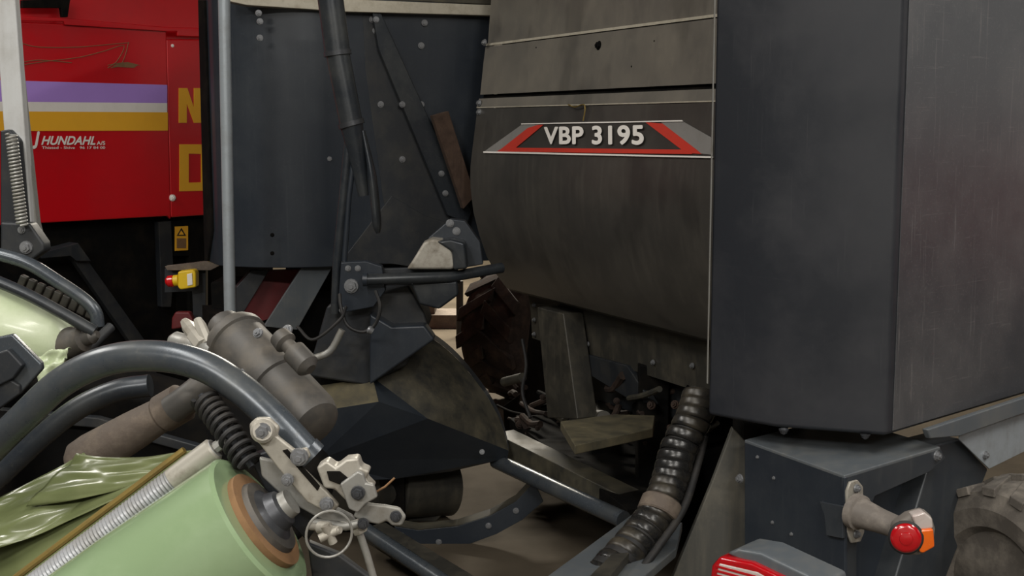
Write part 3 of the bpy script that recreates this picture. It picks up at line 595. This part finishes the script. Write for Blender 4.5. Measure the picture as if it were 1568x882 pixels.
# ------------- film roll
g=grp('stretch_film_roll')
ra=U(400,800,1.98); rb=U(60,1035,1.98); ud=(rb-ra).normalized()
lathe(g,'film',ra,rb,[(0,0.05),(0.0,0.118),(0.012,0.124),(0.5,0.127),(0.988,0.124),(1,0.118),(1,0.05)],filmg,72)
lathe(g,'cardboard_core',ra-ud*0.012,ra+ud*0.05,[(0,0.075),(0.02,0.085),(1,0.085)],core,48)
lathe(g,'hub_flange',ra-ud*0.022,ra-ud*0.01,[(0,0.05),(0.1,0.062),(1,0.066)],gearm,40)
lathe(g,'hub_boss',ra-ud*0.05,ra-ud*0.02,[(0,0.02),(0.2,0.03),(0.7,0.035),(1,0.05)],bolt_b,32)
lathe(g,'hub_washer',ra-ud*0.06,ra-ud*0.045,[(0,0.022),(1,0.024)],galv2,24)
g=grp('ribbed_film_roller')
p0=U(330,686,2.05); p1=U(40,905,2.05)
sweep(g,'roller_core',[p0,p1],0.017,ribm,20)
nr=46; prof=[]
for i in range(nr*2+1):
    t=0.22+0.78*i/(nr*2); prof.append((t,0.0205 if i%2 else 0.0175))
lathe(g,'roller_ribs',p0,p1,prof,ribm,24)
lathe(g,'roller_sleeve',p0,p0.lerp(p1,0.22),[(0,0.016),(0.05,0.0205),(1,0.0205)],steelw,24)
off=Vector((-0.022,0.012,0.018)); sweep(g,'brass_edge_strip',[p0.lerp(p1,0.1)+off,p1+off],0.006,brass,8)
lathe(g,'roller_end_nut',p0,p0+(p0-p1)*0.05,[(0,0.01),(1,0.01)],galv2,8)
def sheet(par,name,tl,tr,bl_,br_,mat,nx=50,ny=20,amp=0.012,fx=7,fy=3,seed=0,sag=0):
    vs=[];fs=[]
    for j in range(ny+1):
        for i in range(nx+1):
            u=i/nx;v=j/ny; p=tl.lerp(tr,u).lerp(bl_.lerp(br_,u),v)
            q=noise.noise(Vector((u*fx,v*fy*2+u*1.5,seed)))+0.3*noise.noise(Vector((u*fx*1.5,v*fy*5-u*3,seed+5)))
            vs.append(p+Vector((0.2*q*amp,-q*amp*1.5,q*amp-sag*math.sin(math.pi*u))))
    for j in range(ny):
        for i in range(nx): a=j*(nx+1)+i; fs.append([a,a+1,a+nx+2,a+nx+1])
    o=add(par,name,vs,fs,mat,True,fix=False); s=o.modifiers.new('s','SOLIDIFY'); s.thickness=0.001; return o
g=grp('draped_plastic_film')
sheet(g,'film_web',U(-40,800,2.3),U(318,688,2.1),U(-60,960,2.15),U(180,850,2.08),filmo,60,40,0.012,1.2,1.8,1,0.01)
sheet(g,'film_fold',U(-40,790,2.28),U(128,692,2.28),U(-40,850,2.15),U(200,760,2.15),filmo,40,30,0.014,1.0,1.5,3)
sheet(g,'film_fold_top',U(118,694,2.26),U(322,688,2.1),U(40,775,2.2),U(270,725,2.12),filmo,40,26,0.010,1.2,1.5,6,0.008)
# ------------- left cluster
g=grp('wrapper_film_dispenser')
qp=yplane(3.0)
plate(g,'light_upright',qp,[(-14,-60),(19,-60),(50,366),(18,366)],upr,0,0.03,0.004)
plate(g,'upright_side_web',qp,[(19,40),(26,60),(56,340),(64,372),(50,372)],galv2,-0.02,0.03,0.004)  # duller galvanised web along the upright
plate(g,'spring_guard',qp,[(0,200),(14,198),(30,215),(42,350),(0,350)],blk2,0.02,0.03,0.004)
helix(g,'return_spring',[qp.at(17,205,0.06),qp.at(34,345,0.06)],0.011,0.0032,26,galv2,6,12,6)
plate(g,'lower_clamp',qp,[(0,340),(45,342),(66,372),(68,384),(40,405),(0,398)],blk2,0.04,0.05,0.006)
bolts(g,'clamp_bolt',[(qp.at(40,379,0.042),qp.n,0.015),(qp.at(33,352,0.042),qp.n,0.009)])
sweep(g,'guard_tube',[U(x,y,2.95) for x,y in [(-20,385),(40,402),(90,432),(128,458),(146,478),(150,500)]],0.0155,tubem,16,6)
sweep(g,'guard_tube',[U(x,y,2.85) for x,y in [(-30,420),(40,450),(100,482),(145,508)]],0.0135,blkshiny,16,6)
for i in range(9):
    x=30+i*13; beam(g,'chain_link',U(x,428+i*6,3.1),U(x+11,433+i*6,3.1),0.02,0.03,skirtm)
lathe(g,'pale_film_roll',U(108,532,2.9),U(-120,470,2.9),[(0,0.02),(0.03,0.05),(0.12,0.075),(0.5,0.1),(1,0.1)],filmp,40)
lathe(g,'roll_hub',U(150,512,2.85),U(95,528,2.88),[(0,0.008),(0.15,0.018),(0.35,0.018),(0.4,0.03),(0.6,0.03),(0.7,0.035),(1,0.035)],gearm,20)
sweep(g,'bracket_tube',[U(170,500,2.95),U(140,530,2.9),U(110,565,2.85)],0.012,blk2,10,4)
sheet(g,'loose_film_tail',U(50,545,2.8),U(108,530,2.8),U(60,590,2.8),U(95,562,2.8),filmp,16,10,0.012,3,3,9)
q2=yplane(2.5)
plate(g,'angle_bracket',q2,[(-20,520),(18,512),(62,556),(64,566),(30,604),(-20,640)],tubem,0,0.02,0.004)
plate(g,'angle_bracket_face',q2,[(-20,560),(30,590),(30,604),(-20,640)],blk2,0.01,0.02,0.004)
plate(g,'bar_fill',q2,[(-20,545),(12,535),(35,560),(20,580),(-20,600)],blk2,0.02,0.02,0.004)
sweep(g,'carrier_leg',[U(-60,400,3.1),Vector((U(-60,400,3.1).x,3.1,0))],0.05,blk2,14)
plate(g,'carrier_dark_fill',yplane(3.3),[(-80,575),(150,590),(330,640),(480,735),(490,800),(420,860),(-80,860)],dark,0,0.3,0.02)  # dark plate added to darken the gap behind the bent tube
plate(g,'carrier_body_rail',yplane(3.28),[(-80,620),(150,640),(330,690),(330,705),(150,656),(-80,636)],blk2,0.02,0.03,0.004)
cb=U(200,800,3.4); box(g,'carrier_foot',(cb.x-0.1,3.4,0),(cb.x+0.1,3.55,0.8),dark)
# ================================================================ added unseen trailer, built to put red and pale reflections in the side sheet
g=grp('reflection_red_trailer')
box(g,'reflection_red_body',(5.6,1.0,0.85),(7.8,7.5,1.6),palr,0.02); box(g,'reflection_pale_top',(5.65,1.0,1.62),(7.8,7.5,3.2),pale_refl,0.05)
for yy in (1.5,3,4.5,6,7.3): box(g,'side_stake',(5.54,yy-0.05,0.85),(5.6,yy+0.05,3.2),greyplate)
for yy in (2.4,5.6): tyre(g,Vector((6.0,yy,0.5)),Vector((1,0,0)),0.5,0.4,rub,greyplate,20)
